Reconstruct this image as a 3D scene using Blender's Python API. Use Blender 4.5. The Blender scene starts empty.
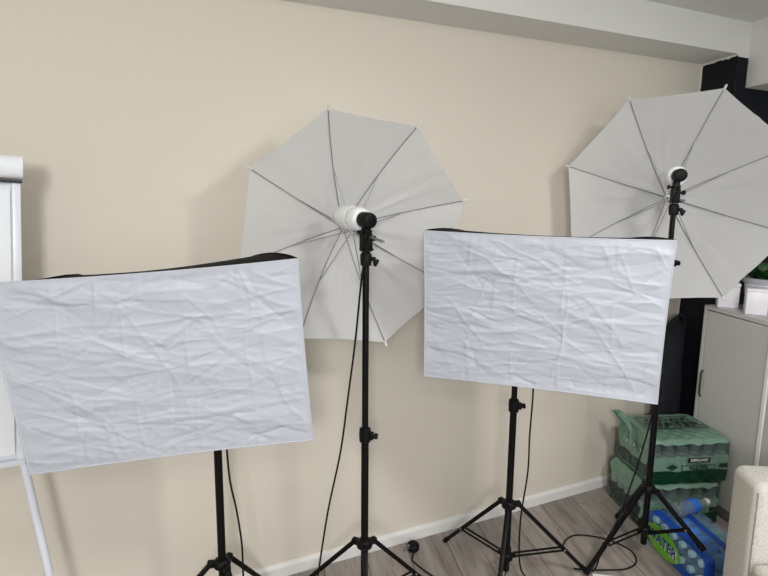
import bpy, bmesh, math, random
import numpy as np
from mathutils import Vector, Matrix, noise
random.seed(7); np.random.seed(7)
sc = bpy.context.scene
COL = sc.collection
PI = math.pi
V3 = Vector

# ------------------------------------------------------------------ camera
FPX, YAW, PITCH, ROLL, CAMH = 581.23, 0.448276, 0.1655, 0.01017, 1.4694
cd = bpy.data.cameras.new('camera'); cam = bpy.data.objects.new('camera', cd); COL.objects.link(cam)
cd.sensor_fit = 'HORIZONTAL'; cd.sensor_width = 36.0; cd.lens = 36.0 * FPX / 768.0; cd.clip_start = 0.02
fw = V3((math.sin(YAW) * math.cos(PITCH), math.cos(YAW) * math.cos(PITCH), -math.sin(PITCH)))
rt0 = V3((math.cos(YAW), -math.sin(YAW), 0)); up0 = rt0.cross(fw)
rt = rt0 * math.cos(ROLL) + up0 * math.sin(ROLL); up = up0 * math.cos(ROLL) - rt0 * math.sin(ROLL)
M = Matrix.Identity(4)
for i in range(3):
    M[i][0] = rt[i]; M[i][1] = up[i]; M[i][2] = -fw[i]
M[2][3] = CAMH
cam.matrix_world = M
sc.camera = cam

# ------------------------------------------------------------------ world, lights, exposure
vs = sc.view_settings
vs.view_transform = 'Standard'; vs.look = 'None'; vs.gamma = 1.0; vs.use_curve_mapping = False
vs.exposure = 0.22
w = bpy.data.worlds.new('world'); sc.world = w; w.use_nodes = True
w.node_tree.nodes['Background'].inputs[0].default_value = (0.90, 0.95, 1.0, 1)
w.node_tree.nodes['Background'].inputs[1].default_value = 0.42

def area(name, loc, target, sx, sy, power, color):
    l = bpy.data.lights.new(name, 'AREA'); l.shape = 'RECTANGLE'; l.size = sx; l.size_y = sy
    l.energy = power; l.color = color
    o = bpy.data.objects.new(name, l); COL.objects.link(o); o.location = loc
    o.rotation_euler = (V3(target) - V3(loc)).to_track_quat('-Z', 'Y').to_euler()
    return o
# daylight from the windows behind the camera, a ceiling panel
area('window_light', (-0.75, -1.5, 1.88), (0.4, 2.0, 1.4), 0.42, 0.42, 36, (0.98, 0.99, 1.0))
area('window_light', (0.9, -2.3, 1.45), (0.9, 2.0, 1.1), 2.0, 1.1, 12, (0.95, 0.98, 1.0))
area('ceiling_panel_light', (1.36, 0.05, 2.20), (1.36, 0.06, 0.0), 0.3, 0.3, 21, (1.0, 0.98, 0.95))
area('ceiling_panel_light', (-0.5, -0.9, 2.20), (-0.5, -0.89, 0.0), 0.6, 0.6, 14, (1.0, 0.98, 0.95))

# ------------------------------------------------------------------ materials
def srgb(r, g, b):
    f = lambda c: (c / 255 / 12.92) if c / 255 <= 0.04045 else ((c / 255 + 0.055) / 1.055) ** 2.4
    return (f(r), f(g), f(b), 1)

def mat(name, col, rough=0.5, metal=0.0, noise_scale=None, noise_amt=0.06, bump=0.0, bump_scale=200, spec=0.5, trans=0.0, coat=0.0, sheen=0.0):
    m = bpy.data.materials.new(name); m.use_nodes = True
    nt = m.node_tree; b = nt.nodes['Principled BSDF']
    b.inputs['Roughness'].default_value = rough; b.inputs['Metallic'].default_value = metal
    b.inputs['Specular IOR Level'].default_value = spec
    b.inputs['Transmission Weight'].default_value = trans
    b.inputs['Coat Weight'].default_value = coat
    b.inputs['Sheen Weight'].default_value = sheen
    b.inputs['Base Color'].default_value = col
    tc = nt.nodes.new('ShaderNodeTexCoord')
    n = nt.nodes.new('ShaderNodeTexNoise'); n.inputs['Scale'].default_value = noise_scale or 8.0; n.inputs['Detail'].default_value = 5
    nt.links.new(tc.outputs['Object'], n.inputs['Vector'])
    mx = nt.nodes.new('ShaderNodeMix'); mx.data_type = 'RGBA'
    d = [max(0, c * (1 - noise_amt)) for c in col[:3]] + [1]; l = [min(1, c * (1 + noise_amt)) for c in col[:3]] + [1]
    mx.inputs[6].default_value = d; mx.inputs[7].default_value = l
    nt.links.new(n.outputs['Fac'], mx.inputs[0]); nt.links.new(mx.outputs[2], b.inputs['Base Color'])
    if bump:
        n2 = nt.nodes.new('ShaderNodeTexNoise'); n2.inputs['Scale'].default_value = bump_scale; n2.inputs['Detail'].default_value = 3
        nt.links.new(tc.outputs['Object'], n2.inputs['Vector'])
        bp = nt.nodes.new('ShaderNodeBump'); bp.inputs['Strength'].default_value = bump; bp.inputs['Distance'].default_value = 0.002
        nt.links.new(n2.outputs['Fac'], bp.inputs['Height']); nt.links.new(bp.outputs['Normal'], b.inputs['Normal'])
    return m

def cloth_mat(name, col, translucent=0.35, bump=0.15, weave=700):
    m = bpy.data.materials.new(name); m.use_nodes = True
    nt = m.node_tree; nt.nodes.remove(nt.nodes['Principled BSDF']); out = nt.nodes['Material Output']
    tc = nt.nodes.new('ShaderNodeTexCoord')
    n = nt.nodes.new('ShaderNodeTexNoise'); n.inputs['Scale'].default_value = 5; n.inputs['Detail'].default_value = 6
    nt.links.new(tc.outputs['Object'], n.inputs['Vector'])
    mx = nt.nodes.new('ShaderNodeMix'); mx.data_type = 'RGBA'
    mx.inputs[6].default_value = [c * 0.96 for c in col[:3]] + [1]; mx.inputs[7].default_value = [min(1, c * 1.04) for c in col[:3]] + [1]
    nt.links.new(n.outputs['Fac'], mx.inputs[0])
    n2 = nt.nodes.new('ShaderNodeTexNoise'); n2.inputs['Scale'].default_value = weave; n2.inputs['Detail'].default_value = 2
    nt.links.new(tc.outputs['Object'], n2.inputs['Vector'])
    bp = nt.nodes.new('ShaderNodeBump'); bp.inputs['Strength'].default_value = bump; bp.inputs['Distance'].default_value = 0.001
    nt.links.new(n2.outputs['Fac'], bp.inputs['Height'])
    d = nt.nodes.new('ShaderNodeBsdfDiffuse'); t = nt.nodes.new('ShaderNodeBsdfTranslucent')
    g = nt.nodes.new('ShaderNodeBsdfGlossy'); g.inputs['Roughness'].default_value = 0.5
    g.inputs['Color'].default_value = (0.8, 0.8, 0.8, 1)
    for s in (d, t): nt.links.new(mx.outputs[2], s.inputs['Color'])
    for s in (d, g): nt.links.new(bp.outputs['Normal'], s.inputs['Normal'])
    m1 = nt.nodes.new('ShaderNodeMixShader'); m1.inputs[0].default_value = translucent
    nt.links.new(d.outputs[0], m1.inputs[1]); nt.links.new(t.outputs[0], m1.inputs[2])
    m2 = nt.nodes.new('ShaderNodeMixShader'); m2.inputs[0].default_value = 0.04
    nt.links.new(m1.outputs[0], m2.inputs[1]); nt.links.new(g.outputs[0], m2.inputs[2])
    nt.links.new(m2.outputs[0], out.inputs['Surface'])
    return m

def film_mat(name, col, clear, rough=0.18):
    """thin plastic film: part see-through, part coloured, with a gloss"""
    m = bpy.data.materials.new(name); m.use_nodes = True
    nt = m.node_tree; b = nt.nodes['Principled BSDF']; out = nt.nodes['Material Output']
    b.inputs['Base Color'].default_value = col; b.inputs['Roughness'].default_value = rough
    tc = nt.nodes.new('ShaderNodeTexCoord')
    n = nt.nodes.new('ShaderNodeTexNoise'); n.inputs['Scale'].default_value = 28; n.inputs['Detail'].default_value = 4; n.inputs['Distortion'].default_value = 1.2
    nt.links.new(tc.outputs['Object'], n.inputs['Vector'])
    bp = nt.nodes.new('ShaderNodeBump'); bp.inputs['Strength'].default_value = 0.55; bp.inputs['Distance'].default_value = 0.012
    nt.links.new(n.outputs['Fac'], bp.inputs['Height']); nt.links.new(bp.outputs['Normal'], b.inputs['Normal'])
    t = nt.nodes.new('ShaderNodeBsdfTransparent'); t.inputs['Color'].default_value = [0.55 + 0.45 * min(1, c * 2) for c in col[:3]] + [1]
    mx = nt.nodes.new('ShaderNodeMixShader'); mx.inputs[0].default_value = clear
    nt.links.new(b.outputs[0], mx.inputs[1]); nt.links.new(t.outputs[0], mx.inputs[2]); nt.links.new(mx.outputs[0], out.inputs['Surface'])
    return m

def plank_mat(name):
    m = bpy.data.materials.new(name); m.use_nodes = True
    nt = m.node_tree; b = nt.nodes['Principled BSDF']
    tc = nt.nodes.new('ShaderNodeTexCoord'); oi = nt.nodes.new('ShaderNodeObjectInfo')
    mp = nt.nodes.new('ShaderNodeMapping'); mp.inputs['Scale'].default_value = (14, 1.3, 14)
    nt.links.new(tc.outputs['Object'], mp.inputs['Vector'])
    mul = nt.nodes.new('ShaderNodeMath'); mul.operation = 'MULTIPLY'; mul.inputs[1].default_value = 37.0
    nt.links.new(oi.outputs['Random'], mul.inputs[0])
    cmb = nt.nodes.new('ShaderNodeCombineXYZ')
    for k in range(3): nt.links.new(mul.outputs[0], cmb.inputs[k])
    nt.links.new(cmb.outputs[0], mp.inputs['Location'])
    n = nt.nodes.new('ShaderNodeTexNoise'); n.inputs['Scale'].default_value = 2.2; n.inputs['Detail'].default_value = 9; n.inputs['Roughness'].default_value = 0.65; n.inputs['Distortion'].default_value = 0.8
    nt.links.new(mp.outputs[0], n.inputs['Vector'])
    r = nt.nodes.new('ShaderNodeValToRGB'); e = r.color_ramp.elements
    e[0].position = 0.28; e[0].color = srgb(118, 109, 103); e[1].position = 0.72; e[1].color = srgb(174, 166, 159)
    nt.links.new(n.outputs['Fac'], r.inputs[0])
    hs = nt.nodes.new('ShaderNodeHueSaturation')
    mr = nt.nodes.new('ShaderNodeMapRange'); mr.inputs['To Min'].default_value = 0.84; mr.inputs['To Max'].default_value = 1.12
    nt.links.new(oi.outputs['Random'], mr.inputs['Value']); nt.links.new(mr.outputs[0], hs.inputs['Value'])
    nt.links.new(r.outputs[0], hs.inputs['Color']); nt.links.new(hs.outputs[0], b.inputs['Base Color'])
    b.inputs['Roughness'].default_value = 0.5
    bp = nt.nodes.new('ShaderNodeBump'); bp.inputs['Strength'].default_value = 0.12; bp.inputs['Distance'].default_value = 0.002
    nt.links.new(n.outputs['Fac'], bp.inputs['Height']); nt.links.new(bp.outputs['Normal'], b.inputs['Normal'])
    return m

def fabric_mat(name, c1, c2, scale=260):
    m = bpy.data.materials.new(name); m.use_nodes = True
    nt = m.node_tree; b = nt.nodes['Principled BSDF']
    tc = nt.nodes.new('ShaderNodeTexCoord')
    n = nt.nodes.new('ShaderNodeTexNoise'); n.inputs['Scale'].default_value = scale; n.inputs['Detail'].default_value = 4; n.inputs['Roughness'].default_value = 0.7
    nt.links.new(tc.outputs['Object'], n.inputs['Vector'])
    r = nt.nodes.new('ShaderNodeValToRGB'); e = r.color_ramp.elements
    e[0].position = 0.32; e[0].color = c1; e[1].position = 0.68; e[1].color = c2
    nt.links.new(n.outputs['Fac'], r.inputs[0]); nt.links.new(r.outputs[0], b.inputs['Base Color'])
    b.inputs['Roughness'].default_value = 0.95; b.inputs['Specular IOR Level'].default_value = 0.1
    bp = nt.nodes.new('ShaderNodeBump'); bp.inputs['Strength'].default_value = 0.5; bp.inputs['Distance'].default_value = 0.002
    nt.links.new(n.outputs['Fac'], bp.inputs['Height']); nt.links.new(bp.outputs['Normal'], b.inputs['Normal'])
    return m

WALL = mat('beige_wall_paint', srgb(221, 213.5, 200), 0.9, noise_scale=1.2, noise_amt=0.02, bump=0.12, bump_scale=160, spec=0.2)
WHITEP = mat('white_ceiling_paint', srgb(226, 226, 222), 0.9, noise_scale=2, noise_amt=0.02, bump=0.1, bump_scale=120, spec=0.2)
NAVYP = mat('navy_wall_paint', srgb(17, 19, 27), 0.75, noise_scale=6, noise_amt=0.15, bump=0.1, bump_scale=140, spec=0.25)
TRIMP = mat('white_gloss_trim', srgb(232, 231, 228), 0.45, noise_amt=0.02)
FLOORB = mat('floor_underlay', srgb(58, 52, 48), 0.9)
PLANK = plank_mat('grey_oak_laminate')
BLACKM = mat('black_powder_coat', srgb(11, 11, 12), 0.42, metal=0.0, noise_amt=0.1, spec=0.2)
BLACKP = mat('black_plastic', srgb(11, 11, 12), 0.5, noise_amt=0.15, spec=0.2)
RUBBER = mat('black_cable_rubber', srgb(14, 14, 15), 0.6, noise_amt=0.15, spec=0.25)
BLACKF = mat('black_nylon_fabric', srgb(15, 15, 17), 0.8, noise_scale=60, noise_amt=0.3, bump=0.4, bump_scale=300, spec=0.2)
STEEL = mat('grey_steel_rod', srgb(150, 152, 155), 0.38, metal=0.55, noise_amt=0.1)
WHITEROD = mat('white_tip_plastic', srgb(225, 225, 222), 0.45)
DIFFUSER = cloth_mat('white_diffuser_cloth', srgb(207, 212, 222), 0.2)
CANOPY = cloth_mat('white_umbrella_nylon', srgb(234, 235, 236), 0.45, bump=0.05)
SILVER = mat('silver_lining', srgb(190, 190, 190), 0.3, metal=0.9)
PIPING = mat('white_piping', srgb(232, 233, 236), 0.8)
BULB = mat('opal_white_bulb', srgb(238, 240, 238), 0.22, noise_amt=0.01)
BULBRING = mat('grey_bulb_seam', srgb(160, 168, 168), 0.35)
BOARD = mat('white_board_enamel', srgb(230, 233, 240), 0.3, noise_amt=0.01)
ALU = mat('satin_aluminium', srgb(205, 208, 214), 0.35, metal=0.3, noise_amt=0.03)
LEGP = mat('white_painted_tube', srgb(222, 226, 236), 0.35)
PAPER = mat('white_paper', srgb(240, 242, 246), 0.85, noise_amt=0.01)
CABM = mat('light_grey_laminate', srgb(196, 196, 194), 0.45, noise_amt=0.02)
CABE = mat('lit_edge_white', srgb(238, 238, 238), 0.4, noise_amt=0.01)  # light caught on the cabinet's upright edge, put into a whiter colour
HANDLE = mat('dark_grey_metal', srgb(70, 72, 74), 0.35, metal=0.7)
POTW = mat('white_ceramic', srgb(236, 234, 240), 0.35, noise_amt=0.02)
POTG = mat('grey_pot_rim', srgb(168, 172, 176), 0.4)
SOIL = mat('dark_soil', srgb(44, 34, 27), 0.95, noise_scale=60, noise_amt=0.4, bump=0.6)
LEAF = mat('dark_green_leaf', srgb(36, 74, 34), 0.45, noise_scale=30, noise_amt=0.3)
SOFA = fabric_mat('light_oatmeal_weave', srgb(184, 181, 174), srgb(228, 225, 218))
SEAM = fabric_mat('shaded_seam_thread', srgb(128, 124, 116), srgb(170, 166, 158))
BAGM = mat('navy_bag_cloth', srgb(13, 15, 22), 0.85, noise_scale=25, noise_amt=0.3, bump=0.5, bump_scale=90)
FILMG = film_mat('green_shrink_film', srgb(118, 152, 134), 0.1)
FILMD = film_mat('dark_green_shrink_film', srgb(12, 58, 38), 0.12, 0.12)
FILMC = film_mat('clear_shrink_film', srgb(120, 135, 130), 0.86, 0.1)
FILMB = film_mat('blue_shrink_film', srgb(26, 82, 190), 0.2, 0.12)
FILMCB = film_mat('clear_blue_shrink_film', srgb(150, 190, 235), 0.75, 0.08)
FILML = mat('lime_green_print', srgb(104, 182, 32), 0.3, noise_amt=0.05)
INKB = mat('black_ink', srgb(16, 22, 20), 0.5)
INKD = mat('deep_green_ink', srgb(24, 52, 40), 0.5)
INKW = mat('white_ink', srgb(220, 228, 224), 0.5)
INKN = mat('navy_blue_ink', srgb(22, 40, 140), 0.4)
CAPW = mat('white_bottle_cap', srgb(228, 230, 232), 0.4)
LABELW = mat('pale_bottle_label', srgb(196, 206, 204), 0.45, noise_scale=40, noise_amt=0.15)
LABELB = mat('blue_bottle_label', srgb(40, 110, 215), 0.35, noise_scale=40, noise_amt=0.3)
def pet_mat():
    m = bpy.data.materials.new('clear_bottle_plastic'); m.use_nodes = True
    nt = m.node_tree; b = nt.nodes['Principled BSDF']; out = nt.nodes['Material Output']
    b.inputs['Base Color'].default_value = (0.30, 0.36, 0.35, 1); b.inputs['Roughness'].default_value = 0.12
    b.inputs['Specular IOR Level'].default_value = 0.8
    n = nt.nodes.new('ShaderNodeTexNoise'); n.inputs['Scale'].default_value = 90; n.inputs['Detail'].default_value = 3
    tc = nt.nodes.new('ShaderNodeTexCoord'); nt.links.new(tc.outputs['Object'], n.inputs['Vector'])
    bp = nt.nodes.new('ShaderNodeBump'); bp.inputs['Strength'].default_value = 0.8; bp.inputs['Distance'].default_value = 0.01
    nt.links.new(n.outputs['Fac'], bp.inputs['Height']); nt.links.new(bp.outputs['Normal'], b.inputs['Normal'])
    t = nt.nodes.new('ShaderNodeBsdfTransparent'); t.inputs['Color'].default_value = (0.86, 0.92, 0.92, 1)
    mx = nt.nodes.new('ShaderNodeMixShader'); mx.inputs[0].default_value = 0.62
    nt.links.new(b.outputs[0], mx.inputs[1]); nt.links.new(t.outputs[0], mx.inputs[2]); nt.links.new(mx.outputs[0], out.inputs['Surface'])
    return m
PET = pet_mat()

# ------------------------------------------------------------------ mesh builder
class MB:
    def __init__(s): s.v = []; s.f = []; s.mi = []; s.sm = []
    def add(s, vs, fs, mi=0, smooth=False):
        o = len(s.v); s.v += [tuple(v) for v in vs]
        for f in fs: s.f.append(tuple(i + o for i in f)); s.mi.append(mi); s.sm.append(smooth)
        return s
    def box(s, c, size, R=None, bevel=0.0, seg=2, mi=0, smooth=None):
        bm = bmesh.new(); bmesh.ops.create_cube(bm, size=1.0)
        for v in bm.verts: v.co = V3((v.co.x * size[0], v.co.y * size[1], v.co.z * size[2]))
        if bevel: bmesh.ops.bevel(bm, geom=bm.edges[:], offset=bevel, segments=seg, affect='EDGES', profile=0.5)
        c = V3(c); R = R or Matrix.Identity(3)
        bm.verts.index_update()
        s.add([R @ v.co + c for v in bm.verts], [[v.index for v in f.verts] for f in bm.faces], mi, bevel > 0 if smooth is None else smooth)
        bm.free(); return s
    def tube(s, pts, r, n=10, caps=True, mi=0, closed=False):
        pts = [V3(p) for p in pts]; k = len(pts); rr = r if isinstance(r, (list, tuple)) else [r] * k
        vs = []; prev = None
        for i, p in enumerate(pts):
            t = (pts[min(i + 1, k - 1)] - pts[max(i - 1, 0)]).normalized() if not closed else (pts[(i + 1) % k] - pts[i - 1]).normalized()
            if prev is None:
                a = V3((0, 0, 1)) if abs(t.z) < 0.9 else V3((1, 0, 0)); x = a.cross(t).normalized()
            else: x = (prev - t * prev.dot(t)).normalized()
            prev = x; y = t.cross(x)
            vs += [p + (x * math.cos(2 * PI * j / n) + y * math.sin(2 * PI * j / n)) * rr[i] for j in range(n)]
        fs = []
        for i in range(k if closed else k - 1):
            a = i * n; b = ((i + 1) % k) * n
            fs += [(a + j, a + (j + 1) % n, b + (j + 1) % n, b + j) for j in range(n)]
        if caps and not closed: fs += [tuple(range(n - 1, -1, -1)), tuple((k - 1) * n + j for j in range(n))]
        s.add(vs, fs, mi, True); return s
    def lathe(s, prof, base, axis, n=16, mi=0, smooth=True):
        ax = V3(axis).normalized(); a = V3((0, 0, 1)) if abs(ax.z) < 0.9 else V3((1, 0, 0)); x = a.cross(ax).normalized(); y = ax.cross(x); b = V3(base)
        vs = []
        for (r, h) in prof: vs += [b + ax * h + (x * math.cos(2 * PI * j / n) + y * math.sin(2 * PI * j / n)) * r for j in range(n)]
        fs = []
        for i in range(len(prof) - 1): fs += [(i * n + j, i * n + (j + 1) % n, (i + 1) * n + (j + 1) % n, (i + 1) * n + j) for j in range(n)]
        fs += [tuple(range(n - 1, -1, -1)), tuple((len(prof) - 1) * n + j for j in range(n))]
        s.add(vs, fs, mi, smooth); return s
    def grid(s, P, mi=0, smooth=True):
        """P[i][j] array of points"""
        a = len(P); b = len(P[0])
        s.add([p for row in P for p in row], [(i * b + j, i * b + j + 1, (i + 1) * b + j + 1, (i + 1) * b + j) for i in range(a - 1) for j in range(b - 1)], mi, smooth); return s
    def build(s, name, mats, parent=None, origin=None, sharp=None):
        me = bpy.data.meshes.new(name)
        o0 = V3(origin) if origin is not None else V3((0, 0, 0))
        me.from_pydata([V3(v) - o0 for v in s.v], [], s.f); me.update()
        for m in (mats if isinstance(mats, (list, tuple)) else [mats]): me.materials.append(m)
        me.polygons.foreach_set('material_index', s.mi); me.polygons.foreach_set('use_smooth', s.sm)
        if any(s.sm):
            try: me.set_sharp_from_angle(angle=math.radians(sharp or 40))
            except Exception: pass
        bm = bmesh.new(); bm.from_mesh(me); bmesh.ops.recalc_face_normals(bm, faces=bm.faces[:]); bm.to_mesh(me); bm.free()
        o = bpy.data.objects.new(name, me); COL.objects.link(o)
        if parent is not None:
            o.parent = parent; o.location = o0 - WPOS.get(parent.name, V3((0, 0, 0))); WPOS[o.name] = o0
        else:
            o.location = o0; WPOS[o.name] = o0
        return o
WPOS = {}
def tag(o, label=None, cat=None, group=None, kind=None):
    if label: o['label'] = label
    if cat: o['category'] = cat
    if group: o['group'] = group
    if kind: o['kind'] = kind
    return o
def thing(name, loc, label, cat, group=None):
    o = bpy.data.objects.new(name, None); COL.objects.link(o); o.location = loc; o.empty_display_size = 0.05
    WPOS[o.name] = V3(loc); return tag(o, label, cat, group)
def part(mb, name, m, parent, label=None):
    """world-space geometry under a thing whose Empty is unrotated"""
    o = mb.build(name, m, parent, WPOS[parent.name])
    if label: o['label'] = label
    return o
def smooth_path(pts, n=8):
    pts = [V3(p) for p in pts]; q = [pts[0] * 2 - pts[1]] + pts + [pts[-1] * 2 - pts[-2]]; out = []
    for i in range(1, len(q) - 2):
        for k in range(n):
            t = k / n; a, b, c, d = q[i - 1], q[i], q[i + 1], q[i + 2]
            out.append(0.5 * ((2 * b) + (c - a) * t + (2 * a - 5 * b + 4 * c - d) * t * t + (3 * b - a - 3 * c + d) * t ** 3))
    return out + [pts[-1]]
def text_mesh(body, size, name, m, parent, Mx, bold=False, extrude=0.0):
    cu = bpy.data.curves.new('lettering', 'FONT'); cu.body = body; cu.size = size; cu.align_x = 'CENTER'; cu.align_y = 'CENTER'
    cu.resolution_u = 2; cu.offset = size * .03 if bold else 0
    t = bpy.data.objects.new('lettering_tmp', cu); COL.objects.link(t)
    dg = bpy.context.evaluated_depsgraph_get(); me = bpy.data.meshes.new_from_object(t.evaluated_get(dg))
    bpy.data.objects.remove(t); bpy.data.curves.remove(cu)
    me.transform(Mx); me.transform(Matrix.Translation(-WPOS[parent.name])); me.materials.clear(); me.materials.append(m)
    o = bpy.data.objects.new(name, me); COL.objects.link(o); o.parent = parent; WPOS[o.name] = WPOS[parent.name]
    return o

# ------------------------------------------------------------------ the room
# the right-hand wall, the planks and the cabinet share a direction that is not square to the back wall
DIR = V3((-0.27, -0.963, 0)).normalized(); NRM = V3((0.963, -0.27, 0)).normalized()   # along the right wall to the camera / outward
CX, CY = 2.654, 2.0
COLY = 1.777
SOF, CEIL = 2.087, 2.226
def struct(mb, name, m, parent=None):
    o = mb.build(name, m, parent)
    if parent is None: o['kind'] = 'structure'
    return o
XL, YB = -1.6, -2.4
colx = CX + DIR.x / DIR.y * (COLY - CY)
struct(MB().box(((XL + CX) / 2, 2.05, 1.2), (CX - XL + 0.1, 0.1, 2.4)), 'wall_back', WALL)
struct(MB().box((XL - 0.05, 0.3, 1.2), (0.1, 3.5, 2.4)), 'wall_left', WALL)
def prism(poly, z0, z1, mb=None, mi=0):
    mb = mb or MB(); n = len(poly)
    vs = [(x, y, z0) for x, y in poly] + [(x, y, z1) for x, y in poly]
    return mb.add(vs, [tuple(range(n - 1, -1, -1)), tuple(range(n, 2 * n))] + [(i, (i + 1) % n, n + (i + 1) % n, n + i) for i in range(n)], mi)
wr = struct(prism([(CX, CY + 0.1), (CX, CY), (colx, COLY), (3.9, COLY), (3.9, CY + 0.1)], 0, SOF), 'wall_right', WHITEP)
# dark paint laid on the pier, its brushed edge leaving a ragged white line
def ragged(n, amp): return [random.uniform(-amp, amp) for _ in range(n)]
mb = MB(); nz = 60
PN = V3((-0.963, 0.27, 0)).normalized() * 0.002
Ld = (V3((colx, COLY, 0)) - V3((CX, CY, 0))).length
rows = []
ra = ragged(nz + 1, 0.003); rb = ragged(13, 0.004)
for i in range(nz + 1):
    z = SOF * i / nz; row = []
    for j in range(13):
        s = 0.012 + ra[i] + (Ld + 0.002 - 0.012 - ra[i]) * j / 12
        zz = min(z, SOF - 0.010 + rb[j])
        p = V3((CX, CY, 0)) + DIR * s + PN; row.append((p.x, p.y, zz))
    rows.append(row)
mb.grid(rows, smooth=False)
mb.add([(colx + PN.x - .0005, COLY - 0.002, 0), (3.9, COLY - 0.002, 0), (3.9, COLY - 0.002, 2.06), (colx + PN.x - .0005, COLY - 0.002, 2.075)], [(0, 1, 2, 3)])
mb.build('navy_paint', NAVYP, wr)
struct(MB().box((3.95, -0.3, 1.2), (0.1, 4.3, 2.4)), 'wall_side', WHITEP)
struct(MB().box(((XL + 3.9) / 2, (YB + 2.0) / 2, CEIL + 0.05), (3.9 - XL + 0.2, 2.1 - YB, 0.1)), 'ceiling', WHITEP)
# dropped beam along the back wall and one along the right side
bx = 2.664
struct(MB().box(((XL + 3.9) / 2, (2.0 + COLY) / 2, (SOF + CEIL) / 2), (3.9 - XL, 2.0 - COLY, CEIL - SOF)), 'trim_1', WHITEP)
e1 = V3((bx, COLY, 0)); e2 = e1 + DIR * 3.0
struct(prism([(e1.x, e1.y), (e2.x, e2.y), (3.9, e2.y), (3.9, COLY - 0.001)], 1.947, CEIL), 'trim_2', WHITEP)
# skirting board, with a rounded top
bb = MB()
pf = [(0, 0), (-0.014, 0), (-0.014, 0.040), (-0.011, 0.047), (-0.006, 0.051), (0, 0.052)]
vsb = [(XL, 2.0 + y, z) for y, z in pf] + [(CX, 2.0 + y, z) for y, z in pf]; k = len(pf)
bb.add(vsb, [(i, (i + 1) % k, k + (i + 1) % k, k + i) for i in range(k)] + [tuple(range(k)), tuple(range(2 * k - 1, k - 1, -1))])
struct(bb, 'baseboard_back', TRIMP)
# floor of single laminate planks
fl = struct(MB().box(((XL + 3.9) / 2, (YB + 2.05) / 2, -0.03), (3.9 - XL, 2.05 - YB, 0.04)), 'floor', FLOORB)
PW, PLN = 0.176, 1.26
me = None
ang = math.atan2(-DIR.x, DIR.y)
ang = math.atan2(NRM.y, NRM.x)
anchor = V3((1.805, 2.007, 0))
plank_mesh = None
for i in range(-24, 17):
    off = random.choice([0.1, 0.37, 0.62, 0.88, 1.12])
    for j in range(-3, 5):
        c = anchor + NRM * ((i + 0.5) * PW) + DIR * (j * PLN + off + 0.3)
        if c.x < XL - 0.3 or c.x > 3.9 or c.y > 2.6 or c.y < -0.6: continue
        if plank_mesh is None:
            m_ = MB().box((0, 0, 0), (PW - 0.0022, PLN - 0.0022, 0.010), bevel=0.0012, seg=1, smooth=False)
            o = m_.build('plank', PLANK, fl); plank_mesh = o.data
        else:
            o = bpy.data.objects.new('plank', plank_mesh); COL.objects.link(o); o.parent = fl
        o.location = (c.x, c.y, -0.005); o.rotation_euler = (0, 0, ang)

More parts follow.
